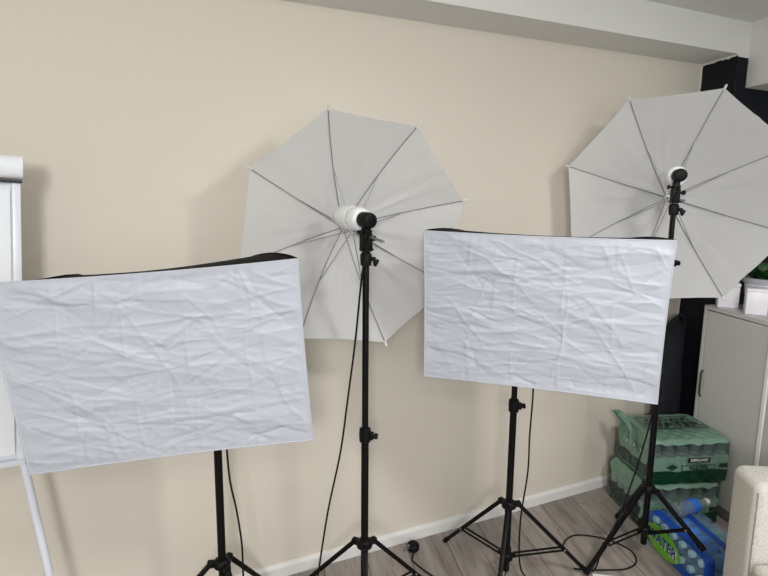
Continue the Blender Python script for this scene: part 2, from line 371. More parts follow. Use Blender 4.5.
# ------------------------------------------------------------------ light stands
def light_stand(base, top, joints, feet, collar_z, slider_z, label, knob_dirs):
    bxy = V3((base[0], base[1], 0))
    t = thing('light_stand', bxy, label, 'light stand', 'black tripod light stands')
    # tube sections, thick at the bottom
    lv = [0.05] + joints + [top]; rads = [0.0125, 0.0105, 0.009, 0.008]
    for i in range(len(lv) - 1):
        part(MB().tube([bxy + V3((0, 0, lv[i])), bxy + V3((0, 0, lv[i + 1] + (0.01 if i < len(lv) - 2 else 0)))], rads[i], 14), 'pole_section', BLACKM, t)
    for i, z in enumerate(joints):
        mb = MB(); r = rads[i]
        mb.lathe([(r + .001, -.028), (r + .006, -.024), (r + .007, 0), (r + .006, .018), (r + .002, .022)], bxy + V3((0, 0, z)), (0, 0, 1), 16)
        kd = V3(knob_dirs[i % len(knob_dirs)]).normalized()
        mb.box(bxy + V3((0, 0, z - .004)) + kd * (r + .008), (.016, .016, .026), Matrix.Rotation(math.atan2(kd.y, kd.x), 3, 'Z'), .003)
        j = part(mb, 'clamp_collar', BLACKP, t)
        kb = MB(); c = bxy + V3((0, 0, z - .004)) + kd * (r + .014)
        kb.tube([c, c + kd * .005], .006, 8); kb.tube([c + kd * .005, c + kd * .015], [.010, .009], 10)
        part(kb, 'clamp_knob', BLACKP, j)
    # upper collar with hinge lugs
    mb = MB().lathe([(.014, -.014), (.026, -.012), (.028, 0), (.024, .010), (.015, .016)], bxy + V3((0, 0, collar_z)), (0, 0, 1), 18)
    ft = [V3((f[0], f[1], 0)) for f in feet]; fz = [f[2] if len(f) > 2 else 0 for f in feet]
    for f in ft:
        d = (f - bxy).normalized(); a = math.atan2(d.y, d.x)
        mb.box(bxy + d * .033 + V3((0, 0, collar_z - .002)), (.026, .020, .020), Matrix.Rotation(a, 3, 'Z'), .003)
    part(mb, 'leg_collar', BLACKP, t)
    mb = MB().lathe([(.014, -.016), (.023, -.014), (.025, 0), (.021, .010), (.014, .014)], bxy + V3((0, 0, slider_z)), (0, 0, 1), 18)
    for f in ft:
        d = (f - bxy).normalized()
        mb.box(bxy + d * .027 + V3((0, 0, slider_z - .002)), (.018, .016, .016), Matrix.Rotation(math.atan2(d.y, d.x), 3, 'Z'), .002)
    sl = part(mb, 'brace_slider', BLACKP, t)
    kd = ((ft[0] + ft[1]) / 2 - bxy).normalized(); c = bxy + V3((0, 0, slider_z)) + kd * .022
    part(MB().tube([c, c + kd * .018], .006, 8).tube([c + kd * .018, c + kd * .030], [.012, .010], 12), 'slider_knob', BLACKP, sl)
    for f, hz in zip(ft, fz):
        d = (f - bxy).normalized(); p0 = bxy + d * .040 + V3((0, 0, collar_z - .006)); p1 = f + V3((0, 0, .012 + hz))
        side = V3((-d.y, d.x, 0))
        mb = MB()
        # folded steel channel: two flanges and a web
        ax = (p1 - p0).normalized(); up_ = side.cross(ax); Rm = Matrix((side, ax, up_)).transposed()
        L = (p1 - p0).length
        mb.box((p0 + p1) / 2, (.016, L, .015), Rm, .003, 2)
        lg = part(mb, 'leg', BLACKM, t)
        part(MB().box(p1 - ax * .012, (.020, .034, .019), Rm, .005, 2), 'rubber_foot', BLACKP, lg)
        m0 = p0.lerp(p1, .66); q0 = bxy + d * .034 + V3((0, 0, slider_z))
        br = MB()
        for s in (-.0105, .0105):
            A = q0 + side * s; B = m0 + side * s; axb = (B - A).normalized(); upb = side.cross(axb); Rb = Matrix((side, axb, upb)).transposed()
            br.box((A + B) / 2, (.0035, (B - A).length + .012, .009), Rb, .001, 1)
        brp = part(br, 'brace', BLACKM, t)
        part(MB().tube([m0 - side * .014, m0 + side * .014], .004, 8), 'rivet', STEEL, brp)
    return t

def polar_feet(base, r, a0):
    return [(base[0] + r * math.cos(math.radians(a0 + k * 120)), base[1] + r * math.sin(math.radians(a0 + k * 120))) for k in range(3)]

UL = (0.722, 1.632); SL = (0.272, 1.733); SR = (1.298, 1.604); UR = (1.920, 1.505)
light_stand(UL, 1.262, [0.69], polar_feet(UL, .305, 249), .303, .092, 'black tripod light stand carrying the white umbrella before the bare beige wall', [(0.8, -0.6, 0)])
light_stand(SL, 1.03, [0.72], polar_feet(SL, .29, -76), .298, .100, 'black tripod light stand under the softbox nearest the flip chart', [(0.9, -0.4, 0)])
light_stand(SR, 1.10, [0.71], [(1.219, 1.913), (1.615, 1.514), (1.075, 1.377)], .322, .112, 'black tripod light stand under the softbox in front of the right umbrella', [(0.9, -0.45, 0)])
light_stand(UR, 1.41, [0.70, 1.215], [(1.605, 1.499), (1.962, 1.277, .136), (2.030, 1.741)], .296, .115, 'black tripod light stand beside the water bottle packs', [(0.75, 0.6, 0), (0.9, -0.45, 0)])

# ------------------------------------------------------------------ lamp heads with bulb
def lamp_head(base, zc, sock, ax, knob_side, label, bulb_len=.150):
    """base xy of pole, zc height of the pole clamp, sock: socket position, ax: unit from socket towards bulb tip"""
    b = V3((base[0], base[1], 0)); ax = V3(ax).normalized(); sock = V3(sock); ks = V3(knob_side).normalized()
    t = thing('lamp_head', b + V3((0, 0, zc)), label, 'studio lamp')
    Rz = Matrix.Rotation(math.atan2(ax.y, ax.x), 3, 'Z')
    c = b + V3((0, 0, zc))
    mb = MB().lathe([(.011, -.022), (.0165, -.020), (.018, -.004), (.018, .012), (.015, .018), (.011, .022)], c, (0, 0, 1), 16)
    part(mb, 'pole_clamp', BLACKP, t)
    kb = MB(); k0 = c + ks * .016
    kb.tube([k0 - ks * .006, k0 + ks * .008], .007, 8)
    Rk = Matrix.Rotation(math.atan2(ks.y, ks.x), 3, 'Z')
    kb.box(k0 + ks * .010 + V3((0, 0, -.004)), (.010, .012, .020), Rk, .003)
    kb.box(k0 + ks * .016 + V3((0, 0, -.012)), (.012, .010, .024), Rk @ Matrix.Rotation(.5, 3, 'Y'), .004)
    part(kb, 'wing_knob', BLACKP, t)
    mb = MB()
    mb.box(c + V3((0, 0, .051)), (.034, .030, .056), Rz, .004, 2)
    mb.box(c + V3((0, 0, .086)), (.026, .024, .022), Rz, .005, 2)
    br = part(mb, 'umbrella_bracket', BLACKP, t)
    s = V3((-ax.y, ax.x, 0)).normalized()
    if s.dot(ks) < 0: s = -s
    k1 = c + V3((0, 0, .062))
    part(MB().tube([k1 + s * .012, k1 + s * .024], .0045, 8).tube([k1 + s * .024, k1 + s * .034], [.009, .008], 12), 'lock_knob', BLACKP, br)
    k2 = c + V3((0, 0, .082))
    part(MB().tube([k2 - s * .010, k2 - s * .022], .004, 8).tube([k2 - s * .022, k2 - s * .029], [.008, .007], 12), 'lock_knob', BLACKP, br)
    k3 = c + V3((0, 0, .028))
    part(MB().box(k3 + s * .020, (.014, .010, .006), Matrix.Rotation(math.atan2(s.y, s.x), 3, 'Z'), .002), 'tilt_lever', BLACKP, br)
    # neck to socket
    top = c + V3((0, 0, .094))
    part(MB().tube([top, top.lerp(sock, .5) , sock - ax * .006], [.012, .013, .014], 12), 'tilt_neck', BLACKP, t)
    mb = MB().lathe([(.016, -.027), (.0225, -.024), (.0245, -.017), (.0245, .012), (.024, .020), (.022, .022)], sock, ax, 22)
    mb.box(sock - ax * .026, (.006, .010, .018), Rz, .001)
    part(mb, 'socket', BLACKP, t)
    b0 = sock + ax * .020
    pr = [(.022, 0), (.034, .004), (.0375, .012), (.038, .030), (.037, .042), (.0335, .0445), (.0335, .0475), (.0375, .050), (.039, .062)]
    for k in range(1, 11):
        th = k / 10 * PI / 2; pr.append((.039 * math.cos(th) ** .8 + .0004, .062 + (bulb_len - .062) * math.sin(th)))
    bl = part(MB().lathe(pr, b0, ax, 26), 'bulb', BULB, t)
    part(MB().lathe([(.0342, .0438), (.0358, .0445), (.0358, .0475), (.0342, .0482)], b0, ax, 26), 'bulb_ring', BULBRING, bl)
    return t

# ------------------------------------------------------------------ umbrellas
def umbrella(hub, ax, rad, depth, rot, shaft_len, label, seed, bend=None):
    hub = V3(hub); ax = V3(ax).normalized()
    u = V3((0, 0, 1)).cross(ax).normalized(); v = ax.cross(u)
    t = thing('photo_umbrella', hub, label, 'umbrella')
    random.seed(seed)
    h = lambda q: depth * q ** 1.75
    ang_ = [rot + k * PI / 4 for k in range(8)]
    def rib(k, q): a = ang_[k % 8]; return hub + ax * h(q) + (u * math.cos(a) + v * math.sin(a)) * rad * q
    NT, NS = 26, 14
    for k in range(8):
        P = []
        wr = [(random.uniform(.1, .9), random.uniform(.01, .035), random.uniform(-.25, .25)) for _ in range(5)]
        for i in range(NT + 1):
            q = .03 + .97 * i / NT; row = []
            for j in range(NS + 1):
                s = j / NS; sag = 4 * s * (1 - s)
                edge = 1 - .007 * sag * max(0, (q - .7) / .3)
                a = rib(k, q * edge); b = rib(k + 1, q * edge); p = a.lerp(b, s)
                # a taut panel bows a little outward, radial tension folds near the ribs
                p = p - ax * (.012 * sag * q * (1 - .6 * q)) 
                w_ = 0
                for c0, wd, sl in wr:
                    dd = s - (c0 + sl * (q - .5)); w_ += .0045 * math.exp(-(dd / (wd + .02)) ** 2)
                w_ += .003 * noise.noise(p * 14 + V3((seed, k, 0)))
                w_ += .0035 * max(0, (q - .35)) * math.sin(s * 26 + k * 2 + 5 * q) * (1 - sag)
                p = p + ax * (w_ * max(sag, .35 * min(1, 6 * min(s, 1 - s))) * min(1, q * 1.5)); row.append(p)
            P.append(row)
        part(MB().grid(P), 'canopy_panel', CANOPY, t)
    for k in range(8):
        pts = [rib(k, .02 + .985 * i / 14) + ax * .004 for i in range(15)]
        r_ = part(MB().tube(pts, .0017, 6), 'rib', STEEL, t)
        tip = rib(k, 1.0); d = (rib(k, 1.0) - rib(k, .93)).normalized()
        part(MB().tube([tip - d * .006 + ax * .003, tip + d * .008 + ax * .003, tip + d * .014 + ax * .004], [.004, .0045, .003], 8), 'rib_tip', WHITEROD, r_)
        run = hub + ax * .105 + (u * math.cos(ang_[k]) + v * math.sin(ang_[k])) * .010
        part(MB().tube([run, rib(k, .52) + ax * .006], .0015, 6), 'stretcher', STEEL, t)
    part(MB().tube([hub - ax * .030, hub + ax * shaft_len], .0042, 10), 'shaft', STEEL, t)
    part(MB().lathe([(.005, .092), (.012, .094), (.013, .100), (.013, .108), (.009, .112), (.008, .125), (.005, .127)], hub, ax, 14), 'runner', WHITEROD, t)
    part(MB().lathe([(.004, -.022), (.012, -.018), (.013, -.006), (.012, .008), (.005, .010)], hub, ax, 14), 'crown', WHITEROD, t)
    return t
AXL = V3((-.085, -.990, -.045)).normalized(); AXR = V3((-.655, -.755, -.02)).normalized()
HUBL = V3((.751, 1.893, 1.344)); HUBR = V3((2.165, 1.735, 1.452))
umbrella(HUBL, AXL, .392, .165, .266, .40, 'white translucent eight panel umbrella opened before the bare beige wall, behind the leftmost lamp head', 3)
umbrella(HUBR, AXR, .434, .190, .486, .36, 'white translucent eight panel umbrella opened in front of the navy corner above the cabinet', 5)
lamp_head(UL, 1.262, (.721, 1.627, 1.381), (-.19, 1, .05), (.9, -.42, 0), 'black lamp head with white bulb in front of the umbrella on the beige wall')
lamp_head(UR, 1.412, (1.933, 1.505, 1.537), (.62, .76, -.03), (.75, -.66, 0), 'black lamp head with white bulb in front of the umbrella by the navy corner')

# ------------------------------------------------------------------ softboxes
def softbox(TL, TR, BR, BL, pole, label, seed, sag, Hh, bow):
    TL, TR, BR, BL = map(V3, (TL, TR, BR, BL)); c = (TL + TR + BR + BL) / 4
    x = (TR - TL + BR - BL).normalized(); y = (TL - BL + TR - BR); y = (y - x * y.dot(x)).normalized(); n = x.cross(y)  # n faces the camera
    W = .70
    t = thing('softbox', c, label, 'softbox', None)
    rnd = np.random.RandomState(seed)
    NX, NY = 232, 166
    gx, gy = np.meshgrid(np.linspace(-W / 2, W / 2, NX + 1), np.linspace(-Hh / 2, Hh / 2, NY + 1))
    hgt = np.zeros_like(gx)
    # pressed folds from packing: a loose grid
    for fx in np.linspace(-W / 2, W / 2, 6)[1:-1]:
        d = np.abs(gx - fx - .004 * np.sin(gy * 30 + fx * 50)); hgt += .0016 * np.exp(-(d / .004)) * (0.6 + .4 * np.sin(gy * 23 + fx * 9))
    for fy in np.linspace(-Hh / 2, Hh / 2, 5)[1:-1]:
        d = np.abs(gy - fy - .005 * np.sin(gx * 20 + fy * 40)); hgt += .0018 * np.exp(-(d / .005))
    # long creases, mostly level, each one a sharp ridge that dies away at its ends
    for k in range(340):
        cx, cy = rnd.uniform(-W / 2, W / 2), rnd.uniform(-Hh / 2, Hh / 2)
        a = rnd.normal(-.08, .28) if k % 5 else rnd.uniform(0, PI); L = rnd.uniform(.02, .13) if k % 4 else rnd.uniform(.1, .25)
        am = rnd.uniform(.0006, .0024) * rnd.choice([1, 1, -1]); wd = rnd.uniform(.0018, .0065)
        s = (gx - cx) * math.cos(a) + (gy - cy) * math.sin(a); d = -(gx - cx) * math.sin(a) + (gy - cy) * math.cos(a) + 1.5 * rnd.uniform(-1, 1) * s * s + .003 * np.sin(s * rnd.uniform(20, 60) + k)
        hgt += am * np.exp(-np.abs(d) / np.where(d > 0, wd, wd * rnd.uniform(1.2, 3.5))) * np.exp(-(s / L) ** 2)
    for k in range(26):
        cx, cy = rnd.uniform(-W / 2, W / 2), rnd.uniform(-Hh / 2, Hh / 2); a = rnd.normal(-.05, .25)
        s = (gx - cx) * math.cos(a) + (gy - cy) * math.sin(a); d = -(gx - cx) * math.sin(a) + (gy - cy) * math.cos(a)
        hgt += rnd.uniform(-.004, .004) * np.exp(-(d / rnd.uniform(.015, .04)) ** 2) * np.exp(-(s / rnd.uniform(.08, .25)) ** 2)
    # gathers along the hem
    ed = np.minimum.reduce([W / 2 - np.abs(gx), Hh / 2 - np.abs(gy)])
    hgt += .0012 * np.sin(gx * 150 + 3 * np.sin(gx * 31)) * np.exp(-ed / .02) 
    hgt *= np.clip(ed / .02, .15, 1)
    ex = 1 - (2 * gx / W) ** 2; ey = 1 - (2 * gy / Hh) ** 2
    px = gx - np.sign(gx) * (np.abs(gx) * 2 / W) ** 6 * sag[1] * ey
    py = gy - np.sign(gy) * (np.abs(gy) * 2 / Hh) ** 6 * sag[0] * ex
    P = [[c + x * px[i, j] + y * py[i, j] + n * (hgt[i, j]) for j in range(NX + 1)] for i in range(NY + 1)]
    part(MB().grid(P), 'diffuser_panel', DIFFUSER, t)
    # white hem wrapped round the rim
    rim = [P[0][j] for j in range(0, NX, 2)] + [P[i][NX] for i in range(0, NY, 2)] + [P[NY][j] for j in range(NX, 0, -2)] + [P[i][0] for i in range(NY, 0, -2)]
    part(MB().tube([p - n * .0012 for p in rim], .0022, 6, closed=True), 'hem', DIFFUSER, t)
    # black shell that bows out between front rim and the lamp ring
    D_ = .30; NTS = 14; per = []
    N4 = 12
    for k in range(N4): per.append((-1 + 2 * k / N4, 1))
    for k in range(N4): per.append((1, 1 - 2 * k / N4))
    for k in range(N4): per.append((1 - 2 * k / N4, -1))
    for k in range(N4): per.append((-1, -1 + 2 * k / N4))
    mb = MB(); vs = []
    for i in range(NTS + 1):
        q = i / NTS
        sc_ = 1 - (q ** 1.15) * .80; hump = math.sin(PI * min(1, q * 1.8)) * (1 if q < .5555 else 0)
        for (a, b) in per:
            ca, cb = a, b
            sy_ = 1 - (q ** 2.5) * .76 + hump * (bow[0] + (bow[1] - bow[0]) * (a * .5 + .5))
            k1 = 1 - .035 * (1 - a * a) * (abs(b) == 1) * math.sin(PI * min(1, q + .15)) ; k2 = 1 - .035 * (1 - b * b) * (abs(a) == 1) * math.sin(PI * min(1, q + .15))
            xx = ca * (W / 2 - .001) * sc_ * k2 - (sag[1] * .6 * ca * (1 - b * b) * (abs(a) == 1) * max(0, 1 - q * 6)); yy = cb * (Hh / 2 - .001) * sy_ * k1 - (sag[0] * .6 * cb * (1 - a * a) * (abs(b) == 1) * max(0, 1 - q * 6))
            vs.append(c + x * xx + y * yy - n * (q * D_ + .003))
    m_ = 4 * N4
    mb.add(vs, [(i * m_ + j, i * m_ + (j + 1) % m_, (i + 1) * m_ + (j + 1) % m_, (i + 1) * m_ + j) for i in range(NTS) for j in range(m_)] + [tuple(NTS * m_ + j for j in range(m_))], 0, True)
    part(mb, 'black_shell', BLACKF, t)
    for (a, b) in ((-1, 1), (1, 1), (1, -1), (-1, -1)):
        idx = per.index((a, b)); part(MB().tube([vs[i * m_ + idx] for i in range(NTS + 1)], .0035, 6), 'corner_rib', BLACKF, t)
    back = c - n * D_
    # socket and tilt bracket down onto the pole
    part(MB().lathe([(.052, .0), (.055, -.010), (.040, -.022), (.030, -.030), (.029, -.070), (.020, -.085)], back, n, 22), 'lamp_socket', BLACKP, t)
    pz = V3(pole)
    mb = MB(); p1 = back - n * .050
    mb.tube([p1, p1.lerp(pz, .5) + V3((0, 0, -.01)), pz + V3((0, 0, .02))], [.016, .016, .015], 12)
    mb.lathe([(.011, -.035), (.017, -.033), (.018, 0), (.018, .02), (.012, .026)], pz, (0, 0, 1), 16)
    part(mb, 'tilt_bracket', BLACKP, t)
    return t
softbox((-.258, 1.521, 1.259), (.412, 1.323, 1.308), (.463, 1.395, .814), (-.207, 1.592, .765), (SL[0], SL[1], 1.02), 'white fronted rectangular softbox standing nearest the flip chart', 11, (.006, .003), .5016, (-.085, .013))
softbox((.884, 1.553, 1.350), (1.385, 1.064, 1.345), (1.415, 1.110, .866), (.914, 1.598, .871), (SR[0], SR[1], 1.09), 'white fronted rectangular softbox between the two umbrellas, nearer the sofa', 23, (.004, .003), .482, (.006, -.006))

# ------------------------------------------------------------------ flip chart at the left edge
def flip_chart():
    # board plane leans back slightly, right edge turned a little
    A = V3((-.190, 1.80, 1.482)); Bt = V3((-.240, 1.80, .712))
    BW = .70
    t = thing('flip_chart', (-.55, 1.85, 0), 'white flip chart board on splayed tube legs against the beige wall', 'flip chart')
    up_ = (A - Bt).normalized(); left = V3((-.985, -.17, 0)).normalized(); left = (left - up_ * left.dot(up_)).normalized(); nf = left.cross(up_)  # towards camera?
    if nf.y > 0: nf = -nf
    Rm = Matrix((left, up_, -nf)).transposed()
    Hh = (A - Bt).length
    def P(l, h, d=0): return Bt + left * l + up_ * h + nf * d
    part(MB().box(P(BW / 2, Hh / 2, -.010), (BW, Hh, .016), Rm, .002), 'board', BOARD, t)
    for l in (.010, BW - .010): part(MB().box(P(l, Hh / 2, 0), (.020, Hh, .014), Rm, .003), 'side_rail', BOARD, t)
    part(MB().box(P(BW / 2, .008, .004), (BW, .016, .026), Rm, .003), 'bottom_rail', BOARD, t)
    # paper pad hanging from the clamp
    pad = MB()
    rows = []
    for i in range(20):
        h = .03 + (Hh - .05) * i / 19
        rows.append([P(.024 + (BW - .048) * j / 10, h, .004 + .004 * math.sin(j * .9 + i * .3) * (1 - i / 19)) for j in range(11)])
    pad.grid(rows); part(pad, 'paper_pad', PAPER, t)
    # clamp rail and used sheets folded over the top in a roll
    part(MB().box(P(BW / 2, Hh + .002, .008), (BW + .006, .009, .018), Rm, .003), 'clamp_rail', HANDLE, t)
    roll = MB(); prof = []
    for k in range(22):
        a = -PI * .5 + k / 21 * PI * 1.55; prof.append((.026 * math.cos(a) + .006, .038 + .030 * math.sin(a)))
    roll.grid([[P(-.004 + (BW + .008) * j / 6, Hh + hh, dd) for j in range(7)] for dd, hh in prof])
    roll.grid([[P(-.004 + (BW + .008) * j / 6, Hh + hh * .9 + .004, dd * .84) for j in range(7)] for dd, hh in prof])
    part(roll, 'folded_sheets', PAPER, t)
    # legs: two splayed front tubes, one behind
    for l, sx in ((.030, 1), (BW - .030, -1)):
        top = P(l, .30, -.030); foot = V3((-.165 if sx > 0 else -1.03, 1.76 if sx > 0 else 1.66, .006))
        top = P(l, .16, -.026)
        lg = part(MB().tube([top, foot], .0115, 12), 'leg', LEGP, t)
        part(MB().tube([foot + V3((0, 0, -.005)), foot + V3((0, 0, .03))], .014, 10), 'rubber_foot', BLACKP, lg)
    topb = P(BW / 2, .55, -.03); fb = V3((-.62, 1.955, .006))
    lg = part(MB().tube([topb, fb], .0115, 12), 'leg', LEGP, t)
    part(MB().tube([fb + V3((0, 0, -.005)), fb + V3((0, 0, .03))], .014, 10), 'rubber_foot', BLACKP, lg)
flip_chart()

# ------------------------------------------------------------------ cabinet and what stands on it
CAB0 = V3((2.518, 1.762, 0)); CH = .958
RC = Matrix((-DIR, NRM, V3((0, 0, 1)))).transposed()      # local x back along the wall, y into the depth
def cabinet():
    t = thing('cabinet', CAB0, 'light grey two door cabinet standing against the navy pier', 'cabinet')
    def Q(s, d, z): return CAB0 + DIR * s + NRM * d + V3((0, 0, z))
    def bx_(s0, s1, d0, d1, z0, z1, bev=.0015): return MB().box(Q((s0 + s1) / 2, (d0 + d1) / 2, (z0 + z1) / 2), (s1 - s0, d1 - d0, z1 - z0), RC, bev, 1)
    Wd, Dp, th = .80, .35, .018
    part(bx_(0, Wd, 0, Dp, CH - th, CH), 'top_panel', CABM, t)
    part(bx_(0, th, 0, Dp, 0, CH - th), 'side_panel', CABM, t)
    part(bx_(Wd - th, Wd, 0, Dp, 0, CH - th), 'side_panel', CABM, t)
    part(bx_(.383, .402, -.004, Dp - .01, .05, CH - th), 'divider', CABE, t, 'upright between the doors, coloured white for its lit edge')
    part(bx_(th, Wd - th, Dp - .008, Dp, .05, CH - th), 'back_panel', CABM, t)
    part(bx_(th, Wd - th, .03, Dp - .01, .04, .06), 'bottom_panel', CABM, t)
    part(bx_(th, Wd - th, .03, .045, 0, .04), 'plinth', CABM, t)
    for i, (s0, s1) in enumerate(((th + .004, .379), (.406, Wd - th - .004))):
        d = part(bx_(s0, s1, .001, .019, .064, CH - th - .004), 'door', CABM, t)
        hs = s0 + .012 if i == 0 else s1 - .012
        part(MB().tube([Q(hs, -.001, .52), Q(hs, -.010, .535), Q(hs, -.010, .635), Q(hs, -.001, .65)], .004, 8), 'handle', HANDLE, d)
cabinet()

def on_cab(s, d): return CAB0 + DIR * s + NRM * d + V3((0, 0, CH))
def open_box(c, sx, sy, h, R, thk, name, m, t):
    mb = MB()
    for dx, dy, a, b in ((-sx / 2 + thk / 2, 0, thk, sy), (sx / 2 - thk / 2, 0, thk, sy), (0, -sy / 2 + thk / 2, sx - 2 * thk, thk), (0, sy / 2 - thk / 2, sx - 2 * thk, thk)):
        mb.box(c + R @ V3((dx, dy, h / 2)), (a, b, h), R, .0015, 1)
    mb.box(c + V3((0, 0, thk / 2)), (sx - 2 * thk, sy - 2 * thk, thk), R)
    return part(mb, name, m, t)
RB = Matrix.Rotation(math.radians(-52), 3, 'Z')
# white square box at the cabinet's front
p = on_cab(.205, .082)
t = thing('square_box', p, 'small white square box at the front of the cabinet, before the potted plant', 'box')
part(MB().box(p + V3((0, 0, .050)), (.082, .082, .100), RB, .003, 2), 'box_body', POTW, t)
part(MB().box(p + V3((0, 0, .1065)), (.0845, .0845, .013), RB, .003, 2), 'box_lid', POTW, t)
# potted plant
p = on_cab(.118, .200)
t = thing('potted_plant', p, 'leafy green plant in a round white pot with grey rim on the cabinet', 'plant')
prf = [(.055, 0), (.062, .004), (.078, .075), (.082, .128)]
part(MB().lathe(prf, p, (0, 0, 1), 28), 'pot', POTW, t)
part(MB().lathe([(.083, .118), (.090, .120), (.091, .140), (.087, .143), (.080, .142), (.079, .130)], p, (0, 0, 1), 28), 'rim', POTG, t)
part(MB().lathe([(.079, .132), (.04, .138), (.004, .139)], p, (0, 0, 1), 20), 'soil', SOIL, t)
random.seed(12)
for k in range(34):
    a = random.uniform(0, 2 * PI); L = random.uniform(.06, .13); lean = random.uniform(.2, 1.1); b = p + V3((math.cos(a) * .03, math.sin(a) * .03, .138))
    d = V3((math.cos(a) * math.sin(lean), math.sin(a) * math.sin(lean), math.cos(lean))); sd = V3((-math.sin(a), math.cos(a), 0)); up_ = sd.cross(d)
    mb = MB(); rows = []
    for i in range(7):
        q = i / 6; wdt = .020 * math.sin(PI * min(1, q * .92 + .08)) ** .8; cc = b + d * (L * q) + V3((0, 0, -.05 * q * q * lean))
        rows.append([cc - sd * wdt + up_ * .004, cc, cc + sd * wdt + up_ * .004])
    mb.grid(rows); part(mb, 'leaf', LEAF, t)
# pale box behind the umbrella's lower edge
p = on_cab(.045, .078)
t = thing('storage_box', p, 'pale white box on the cabinet end, half behind the umbrella', 'box')
RB2 = Matrix.Rotation(math.radians(-50), 3, 'Z')
part(MB().box(p + V3((0, 0, .049)), (.085, .085, .098), RB2, .004, 2), 'box_body', POTW, t)
part(MB().box(p + V3((0, 0, .106)), (.089, .089, .016), RB2, .004, 2), 'box_lid', POTW, t)

# ------------------------------------------------------------------ navy bag standing in the corner
def bag():
    base = V3((2.475, 1.905, 0)); t = thing('fabric_bag', base, 'dark navy fabric bag standing upright in the corner behind the water', 'bag')
    mb = MB(); rows = []; n = 22
    for i in range(27):
        z = .86 * i / 26; row = []
        q = i / 26
        for j in range(n + 1):
            a = 2 * PI * (j % n) / n
            fold = 1 + .12 * math.sin(3 * a + 2.2 * q * 3) + .16 * noise.noise(V3((math.cos(a) * 2, math.sin(a) * 2, z * 9)))
            r1, r2 = .088 * (1 - .30 * q ** 2), .042 * (1 - .25 * q ** 2)
            tap = 1 if q < .93 else max(.25, 1 - (q - .93) / .07 * .7)
            dx = .045 * q
            row.append(base + V3((math.cos(a) * r1 * fold * tap + dx, math.sin(a) * r2 * fold * tap, z + .006)))
        rows.append(row)
    mb.grid(rows); part(mb, 'bag_body', BAGM, t)
    top = base + V3((.045, 0, .83))
    part(MB().tube(smooth_path([top + V3((-.05, -.01, -.06)), top + V3((-.045, -.02, .03)), top + V3((0, -.025, .055)), top + V3((.035, -.02, .02)), top + V3((.04, -.015, -.05))], 5), .007, 8), 'carry_strap', BAGM, t)
bag()

# ------------------------------------------------------------------ bottled water
def bottle_meshes():
    """one bottle, its cap and its label; local z up, base at the origin"""
    r = .0295
    prf = [(.018, .003), (.026, .0), (.030, .004), (r, .012)]
    for k in range(5):
        z = .020 + k * .012; prf += [(r, z), (r - .0022, z + .004), (r - .0022, z + .006), (r, z + .010)]
    prf += [(r, .086), (r, .126), (.0282, .140), (.0225, .158), (.0150, .172), (.0125, .178), (.0125, .190)]
    a = MB().lathe(prf, (0, 0, 0), (0, 0, 1), 16)
    cap = MB().lathe([(.0145, .181), (.0152, .183), (.0152, .195), (.0135, .1985), (.002, .199)], (0, 0, 0), (0, 0, 1), 14)
    lab = MB().lathe([(r + .0005, .088), (r + .0008, .089), (r + .0008, .123), (r + .0005, .124)], (0, 0, 0), (0, 0, 1), 16)
    return a, cap, lab
_b, _c, _l = bottle_meshes()
def mesh_of(mb, nm, m):
    o = mb.build(nm, m); me = o.data; bpy.data.objects.remove(o); return me
BM_, CM_, LMW, LMB = mesh_of(_b, 'bottle', PET), mesh_of(_c, 'cap', CAPW), mesh_of(_l, 'bottle_label', LABELW), mesh_of(_l, 'bottle_label', LABELB)
def bottle(parent, Mx, lab):
    b = bpy.data.objects.new('bottle', BM_); COL.objects.link(b); b.parent = parent; b.matrix_local = Mx
    c = bpy.data.objects.new('cap', CM_); COL.objects.link(c); c.parent = b
    l = bpy.data.objects.new('bottle_label', lab); COL.objects.link(l); l.parent = b
    return b

def shell_pt(a, W, D, rc):
    """perimeter of a rounded rectangle, a in 0..1 from the front left corner: front, right, back, left"""
    P = 2 * (W + D); s = (a % 1) * P
    if s < W: x, y = s, 0
    elif s < W + D: x, y = W, s - W
    elif s < 2 * W + D: x, y = W - (s - W - D), D
    else: x, y = 0, D - (s - 2 * W - D)
    # round the corners
    cx = min(max(x, rc), W - rc); cy = min(max(y, rc), D - rc); d = V3((x - cx, y - cy, 0))
    if d.length > 1e-6 and (x < rc or x > W - rc) and (y < rc or y > D - rc): d = d.normalized() * rc
    return V3((cx + d.x, cy + d.y, 0))

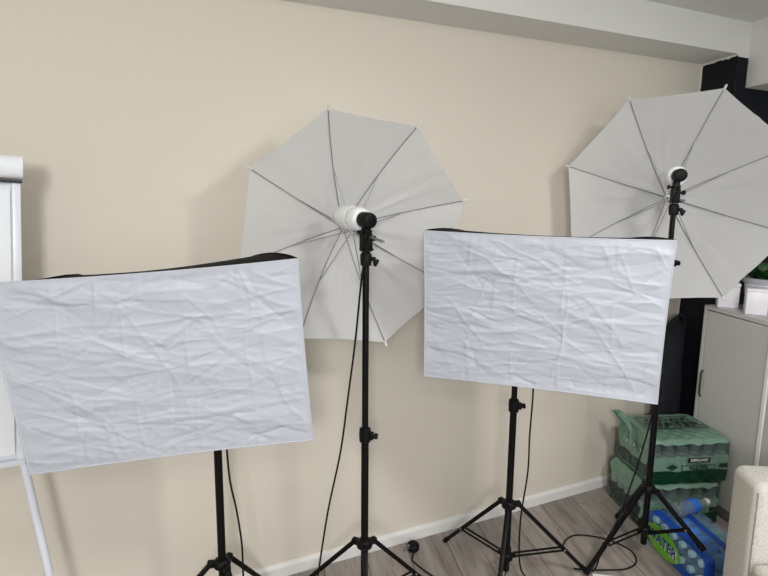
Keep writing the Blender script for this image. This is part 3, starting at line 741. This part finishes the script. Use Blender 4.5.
def water_pack(o0, U, z0, label, seed, top_print):
    """a shrink-wrapped case: 6 x 5 bottles, film in bands"""
    W, D, H = .372, .312, .200
    U = V3(U).normalized(); Vd = V3((-U.y, U.x, 0)); o0 = V3((o0[0], o0[1], z0))
    t = thing('water_pack', o0, label, 'water bottles', 'shrink wrapped cases of water by the cabinet')
    R4 = Matrix(((U.x, Vd.x, 0, 0), (U.y, Vd.y, 0, 0), (0, 0, 1, 0), (0, 0, 0, 1)))
    for i in range(6):
        for j in range(5):
            if 0 < i < 5 and j > 0: continue      # the inside of the case is never seen through the film
            bottle(t, R4 @ Matrix.Translation(V3((.0335 + i * .0610, .0335 + j * .0612, .0005))), LMW)
    rg = random.Random(seed)
    NA = 150
    # band limits: dark base, printed band, clear shoulder band, top
    def bands(a):
        n1 = noise.noise(V3((a * 17, seed, 0))); n2 = noise.noise(V3((a * 23, seed + 5, 0)))
        left = 1 if a > 1 - D / (2 * (W + D)) else 0
        z1 = .064 + .012 * n1; z2 = .128 + .007 * n2; z3 = .184 + .012 * noise.noise(V3((a * 29, seed + 9, 0)))
        a0 = 1 - D / (2 * (W + D)); f = min(1, max(0, (a - a0) / .035)) * min(1, max(0, (1.0 - a) / .03))
        y1 = .012 + .006 * n1; y2 = y1 + .004; y3 = (.125 if not top_print else .075) + .012 * n2
        return z1 + (y1 - z1) * f, z2 + (y2 - z2) * f, z3 + (y3 - z3) * f
    def pos(a, z, bulge=1):
        p = shell_pt(a, W, D, .030)
        cen = V3((W / 2, D / 2, 0)); q = z / H
        k = 1 - (.030 if q > .82 else 0) * ((q - .82) / .18) - .02 * (1 if q < .05 else 0)
        p = cen + (p - cen) * k
        sc_ = .0035 * math.sin(a * 2 * (W + D) / .0610 * 2 * PI / 2 ) ** 2 if q < .8 else 0
        out = (p - cen).normalized()
        p = p - out * sc_ + out * (.005 * noise.noise(V3((a * 30, z * 40, seed))) + .002)
        return o0 + U * p.x + Vd * p.y + V3((0, 0, z))
    mbs = {'dark': MB(), 'print': MB(), 'clear': MB()}
    for key, fa, fb in (('dark', lambda b: .002, lambda b: b[0]), ('print', lambda b: b[0], lambda b: b[1]), ('clear', lambda b: b[1], lambda b: b[2])):
        rows = []
        for i in range(NA + 1):
            a = i / NA; b = bands(a); z_0, z_1 = fa(b), fb(b); rows.append([pos(a, z_0 + (z_1 - z_0) * j / 6) for j in range(7)])
        mbs[key].grid(rows)
    part(mbs['dark'], 'dark_film_band', FILMD, t); fp = part(mbs['print'], 'printed_film_band', FILMG, t); part(mbs['clear'], 'clear_film_band', FILMC, t, 'clear band of film showing the bottles')
    # top sheet, draped over the caps
    mb = MB(); NR = 18; rows = []
    for i in range(NA + 1):
        a = i / NA; z3 = bands(a)[2]; e = pos(a, z3); row = [e]
        for j in range(1, NR + 1):
            q = (j / NR) ** 1.5; s = 1 - q
            lift = (H - z3) * min(1, (q / .07)) ** .35
            p = shell_pt(a, W, D, .030); cen = V3((W / 2, D / 2, 0)); p = cen + (p - cen) * (s * .97)
            dz = .004 * noise.noise(V3((p.x * 22, p.y * 22, seed))) + .002 * (math.cos(p.x / .0610 * 2 * PI) * math.cos(p.y / .0612 * 2 * PI)) 
            row.append(o0 + U * p.x + Vd * p.y + V3((0, 0, z3 + lift + (dz if q > .1 else dz * q * 10) + .003)))
        rows.append(row)
    tp = part(mb.grid(rows), 'top_film', FILMG, t)
    # print on the front band
    def face_m(s, z, d=.006, rot=0):
        p = o0 + U * s - Vd * d + V3((0, 0, z))
        return Matrix.Translation(p) @ Matrix((( U.x, 0, -Vd.x, 0), (U.y, 0, -Vd.y, 0), (0, 1, 0, 0), (0, 0, 0, 1))) @ Matrix.Rotation(rot, 4, 'Z')
    def plate(s, z, w_, h_, d, nm, m, par):
        q = face_m(s, z, d); vs = [q @ V3((x * w_ / 2, y * h_ / 2, 0)) for x, y in ((-1, -1), (1, -1), (1, 1), (-1, 1))]
        return part(MB().add(vs, [(0, 1, 2, 3)]), nm, m, par)
    plate(.215, .114, .105, .021, .0078, 'brand_plate', INKB, fp)
    text_mesh('KIRKLAND', .017, 'lettering', INKW, fp, face_m(.215, .114, .0084), True)
    fr = MB()
    for (s, z, w_, h_) in ((.215, .092, .155, .003), (.215, .064, .155, .003), (.138, .078, .003, .030), (.292, .078, .003, .030)):
        q = face_m(s, z, .0078); fr.add([q @ V3((x * w_ / 2, y * h_ / 2, 0)) for x, y in ((-1, -1), (1, -1), (1, 1), (-1, 1))], [(0, 1, 2, 3)])
    part(fr, 'print_frame', INKD, fp)
    text_mesh('WATER', .026, 'lettering', INKD, fp, face_m(.215, .078, .0080), True)
    dm = MB(); q = face_m(.092, .085, .0078)
    for k, rr in ((0, .021),):
        dm.add([q @ V3(v) for v in ((-.027, 0, 0), (0, -.014, 0), (.027, 0, 0), (0, .014, 0))], [(0, 1, 2, 3)])
    part(dm, 'diamond_mark', INKD, fp)
    bxm = MB(); q = face_m(.332, .085, .0078); bxm.add([q @ V3(v) for v in ((-.02, -.009, 0), (.02, -.009, 0), (.02, .009, 0), (-.02, .009, 0))], [(0, 1, 2, 3)]); part(bxm, 'square_mark', INKD, fp)
    if top_print:
        q = Matrix.Translation(o0 + U * .186 + Vd * .15 + V3((0, 0, H + .0155))) @ Matrix(((U.x, Vd.x, 0, 0), (U.y, Vd.y, 0, 0), (0, 0, 1, 0), (0, 0, 0, 1))) 
        text_mesh('KIRKLAND', .046, 'lettering', INKB, tp, q @ Matrix.Translation((0.0, .052, 0)), True)
        text_mesh('WATER', .076, 'lettering', INKB, tp, q @ Matrix.Translation((0.0, -.005, 0)), True)
        fr = MB()
        for cx, cy, w_, h_ in ((0, .088, .28, .008), (0, -.046, .28, .008), (-.14, .021, .006, .142), (.14, .021, .006, .142)):
            fr.add([q @ V3((cx + x * w_ / 2, cy + y * h_ / 2, 0)) for x, y in ((-1, -1), (1, -1), (1, 1), (-1, 1))], [(0, 1, 2, 3)])
        part(fr, 'print_frame', INKB, tp)
        # the gathered tail of film standing up at the left end
        mb = MB(); rows = []
        root = o0 + U * -.002 + Vd * .20 + V3((0, 0, .11))
        for i in range(17):
            q_ = i / 16; row = []
            c = root + U * (-.050 * q_ + .03 * math.sin(q_ * 3)) + Vd * (.03 * q_) + V3((0, 0, .135 * q_))
            hw = .085 * (1 - .72 * q_) if q_ < .75 else .085 * (.46 - .9 * (q_ - .75) * .3) * 1.0
            for j in range(13):
                s = -1 + j / 6
                pl = .014 * math.sin(s * 9 + q_ * 5) * (.4 + q_)
                row.append(c + Vd * (s * hw) + U * pl + V3((0, 0, .02 * (1 - abs(s)) * q_)))
            rows.append(row)
        mb.grid(rows); part(mb, 'film_tail', FILMG, t)
    return t
PU = V3((.945, -.327, 0)).normalized()
PA = V3((2.078, 1.632, 0))
water_pack(PA - PU * .016, PU, 0.0, 'green film wrapped case of water bottles on the floor, lowest of the pair', 2, False)
water_pack(PA + PU * .008 + V3((.327, .945, 0)) * -.002, PU, 0.207, 'green film wrapped case of water with a gathered film tail, on top of another', 4, True)

def blue_pack():
    """a small case lying on its side, caps to the left, lime oval on the cap end"""
    A = V3((1.918, 1.245, 0)); B = V3((2.032, 1.585, 0))
    F = (B - A).normalized(); L = .358; G = V3((F.y, -F.x, 0))      # F along the cap end, G along the bottles to the right
    t = thing('bottle_case', A, 'blue film wrapped case of water bottles lying on its side before the green cases', 'water bottles')
    W, H = L, .136
    Z = V3((0, 0, 1))
    for r in range(2):
        for k in range(6):
            c = F * (.0315 + k * .0592) + Z * (.034 + r * .066) + G * .212
            R_ = Matrix((F, Z, -G)).transposed().to_4x4()
            bottle(t, Matrix.Translation(c) @ R_, LMB)
    # film: blue underside and ends, clear blue across the top
    rows = []; N = 40
    def ring(s):
        out = []
        for k in range(N + 1):
            a = 2 * PI * k / N; ex = .22
            x = math.copysign(abs(math.cos(a)) ** ex, math.cos(a)) * (W / 2 + .003) + W / 2; z = math.copysign(abs(math.sin(a)) ** ex, math.sin(a)) * (H / 2 - .001) + H / 2
            w_ = .004 * noise.noise(V3((x * 30, z * 30, s * 30)))
            out.append(A + F * x + Z * max(.001, z + w_) + G * s)
        return out
    lv = [0.006, .02, .035, .05, .065, .08, .095, .11, .125, .14, .155, .17, .185, .2, .212]
    mb = MB(); mb.grid([ring(s) for s in lv[:4]]); part(mb, 'blue_film_band', FILMB, t)
    mb = MB(); mb.grid([ring(s) for s in lv[3:9]]); part(mb, 'clear_film_band', FILMCB, t)
    mb = MB(); mb.grid([ring(s) for s in lv[8:11]]); part(mb, 'blue_film_band', FILMB, t)
    mb = MB(); mb.grid([ring(s) for s in lv[10:]]); part(mb, 'clear_film_band', FILMCB, t)
    # cap end, film drawn in
    mb = MB(); rr = ring(.006); cc = A + F * W / 2 + Z * H / 2 - G * .001
    mb.grid([[cc.lerp(p, q) - G * (.006 * math.sin(PI * q)) for p in rr] for q in (.02, .25, .5, .75, .9, 1)]); ce = part(mb, 'end_film', FILMCB, t)
    # lime oval with blue lettering on the end
    OX = .226
    def E(x, z, d): return A + F * x + Z * z - G * d
    mb = MB(); n = 36
    mb.add([E(OX + .118 * math.cos(2 * PI * k / n), H / 2 - .006 + .056 * math.sin(2 * PI * k / n), .0125) for k in range(n)], [tuple(range(n))])
    ov = part(mb, 'oval_print', FILML, ce)
    Mx = Matrix.Translation(E(OX, H / 2 - .006, .0135)) @ Matrix(((-F.x, 0, -G.x, 0), (-F.y, 0, -G.y, 0), (0, 1, 0, 0), (0, 0, 0, 1)))
    text_mesh('WATER', .056, 'lettering', INKW, ce, Mx @ Matrix.Translation((0.002, -.002, .0002)) @ Matrix.Scale(1.06, 4), True)
    text_mesh('WATER', .056, 'lettering', INKN, ce, Mx @ Matrix.Translation((0, 0, .0009)), True)
    # printed blue strip along the end's foot
    mb = MB(); mb.grid([[E(W * (.02 + .96 * k / 20), z, .003 + .004 * math.sin(PI * (z + .02) / H)) for k in range(21)] for z in (.006, .018, .03, .040)]); part(mb, 'blue_film_band', FILMB, ce)
    return A, F, G, H
bA, bF, bG, bH = blue_pack()
# one bottle lying loose on top
t = thing('loose_bottle', bA + bF * .272 + bG * .06 + V3((0, 0, bH)), 'single clear bottle with blue label lying loose on top of the blue case', 'bottle')
ax = (bG * .96 + bF * .28).normalized(); sd = V3((0, 0, 1)).cross(ax)
R_ = Matrix((sd, V3((0, 0, 1)), ax)).transposed()
R_ = Matrix((V3((0, 0, 1)).cross(ax).normalized(), V3((0, 0, 1)), ax)).transposed()
R4 = Matrix.Translation(V3((0, 0, .034))) @ R_.to_4x4()
for me_, nm in ((BM_, 'bottle_body'), (CM_, 'cap'), (LMB, 'bottle_label')):
    o = bpy.data.objects.new(nm, me_); COL.objects.link(o); o.parent = t; o.matrix_local = R4

# ------------------------------------------------------------------ sofa corner
def sofa():
    C = V3((1.729, .979, 0)); E = V3((1.810, 1.115, 0)); f = (E - C).normalized(); W = (E - C).length
    b = V3((f.y, -f.x, 0))                       # from the arm front back along the arm
    t = thing('sofa', C, 'light oatmeal fabric sofa arm and seat beside the water cases', 'sofa')
    Rm = Matrix((f, b, V3((0, 0, 1)))).transposed(); AH = .60; AL = .80
    # upholstered arm: soft box, slightly fuller in the middle
    mb = MB().box(C + f * (W / 2) + b * (AL / 2) + V3((0, 0, .05 + (AH - .045) / 2)), (W, AL, AH - .045), Rm, .030, 6)
    o = part(mb, 'arm', SOFA, t)
    def Q(x, y, z): return C + f * x + b * y + V3((0, 0, z))
    g = .009; zt = AH - .004
    path = [Q(g, .009, .30), Q(g, .009, zt - .045), Q(g + .003, .009, zt - .022), Q(.028, .009, zt - .007), Q(W / 2, .0085, zt - .006), Q(W - .03, .009, zt - .007)]
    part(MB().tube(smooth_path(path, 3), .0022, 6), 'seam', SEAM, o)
    # seat base and cushion running out of the frame
    part(MB().box(Q(-.36, AL / 2 + .01, .155), (.70, AL - .02, .21), Rm, .015, 3), 'seat_base', SOFA, t)
    part(MB().box(Q(-.36, AL / 2 - .008, .312), (.70, AL - .01, .10), Rm, .025, 4), 'seat_cushion', SOFA, t)
    part(MB().box(Q(-.28, AL - .06, .42), (.84, .14, .30), Rm, .03, 4), 'back_rest', SOFA, t)
    for x, y in ((.08, .05), (.08, AL - .05), (-.66, .05), (-.66, AL - .05)):
        part(MB().tube([Q(x, y, 0), Q(x, y, .055)], [.016, .022], 10), 'foot', BLACKP, t)
sofa()

# ------------------------------------------------------------------ cables, plug, paper
def cable(pts, label, r=.0032, name='power_cable', ends=None):
    t = thing(name, pts[0], label, 'cable', 'black lamp cables')
    part(MB().tube(smooth_path(pts, 8), r, 7), 'cord', RUBBER, t)
    return t
cable([(.726, 1.600, 1.352), (.715, 1.612, 1.30), (.703, 1.622, 1.20), (.690, 1.64, 1.0), (.672, 1.66, .80), (.655, 1.68, .62), (.620, 1.70, .42), (.600, 1.72, .25), (.585, 1.74, .10), (.56, 1.75, .0045), (.50, 1.70, .0035)], 'black cable hanging from the lamp of the umbrella on the beige wall')
cable([(.250, 1.69, 1.00), (.285, 1.70, .85), (.300, 1.712, .60), (.318, 1.71, .48), (.330, 1.705, .36), (.334, 1.705, .20), (.36, 1.68, .03), (.40, 1.62, .0035)], 'black cable hanging beside the pole of the softbox by the flip chart')
cable([(1.320, 1.56, 1.00), (1.345, 1.56, .80), (1.350, 1.57, .60), (1.350, 1.57, .45), (1.345, 1.59, .25), (1.355, 1.59, .06), (1.39, 1.56, .0035), (1.43, 1.47, .0035)], 'black cable hanging beside the pole of the softbox before the right umbrella')
cable([(1.905, 1.475, 1.500), (1.890, 1.49, 1.40), (1.870, 1.47, 1.1), (1.852, 1.46, .80), (1.835, 1.45, .66), (1.815, 1.47, .47), (1.765, 1.50, .22), (1.70, 1.51, .10), (1.655, 1.50, .02), (1.640, 1.52, .0035), (1.64, 1.60, .0035), (1.655, 1.68, .0035), (1.754, 1.722, .0035), (1.856, 1.65, .0035), (1.893, 1.545, .0035), (1.850, 1.475, .0035), (1.775, 1.462, .0035), (1.70, 1.490, .0035), (1.632, 1.522, .0035), (1.59, 1.55, .0035)], 'black cable looping on the planks below the umbrella by the navy corner')
# plug
PP = V3((1.072, 1.925, 0))
t = thing('power_plug', PP, 'black mains plug with cord lying on the planks near the skirting board', 'plug')
pb = PP + V3((0, 0, .020))
part(MB().lathe([(.010, -.018), (.022, -.017), (.026, -.010), (.026, .004), (.022, .010), (.019, .012)], pb, V3((-.1, -.25, .95)), 20), 'plug_body', BLACKP, t)
pinm = MB()
for dx, dz in ((-.011, .0), (.011, .0), (0, .012)):
    q = pb + V3((dx - .03, -.006, dz)); pinm = MB().box(q, (.018, .004, .006)); part(pinm, 'pin', STEEL, t)
part(MB().tube(smooth_path([pb + V3((-.004, -.020, -.006)), pb + V3((-.03, -.05, -.014)), (1.035, 1.86, .0035), (1.045, 1.80, .0035), (1.055, 1.76, .0035), (1.09, 1.66, .0035)], 8), .0032, 7), 'cord', RUBBER, t)
# sheet of paper at the front
e_a, e_b = V3((1.636, 1.498, .0025)), V3((1.722, 1.432, .0025))
dx_ = (e_b - e_a).normalized(); dy_ = V3((dx_.y, -dx_.x, 0)); C0 = (e_a + e_b) / 2 + dy_ * .075
mb = MB().box(C0, ((e_b - e_a).length, .15, .004), Matrix((dx_, dy_, V3((0, 0, 1)))).transposed(), .0008, 1, smooth=False)
tag(mb.build('paper_sheet', PAPER, None, C0), 'white paper stack on the planks at the front foot of the umbrella stand', 'paper')
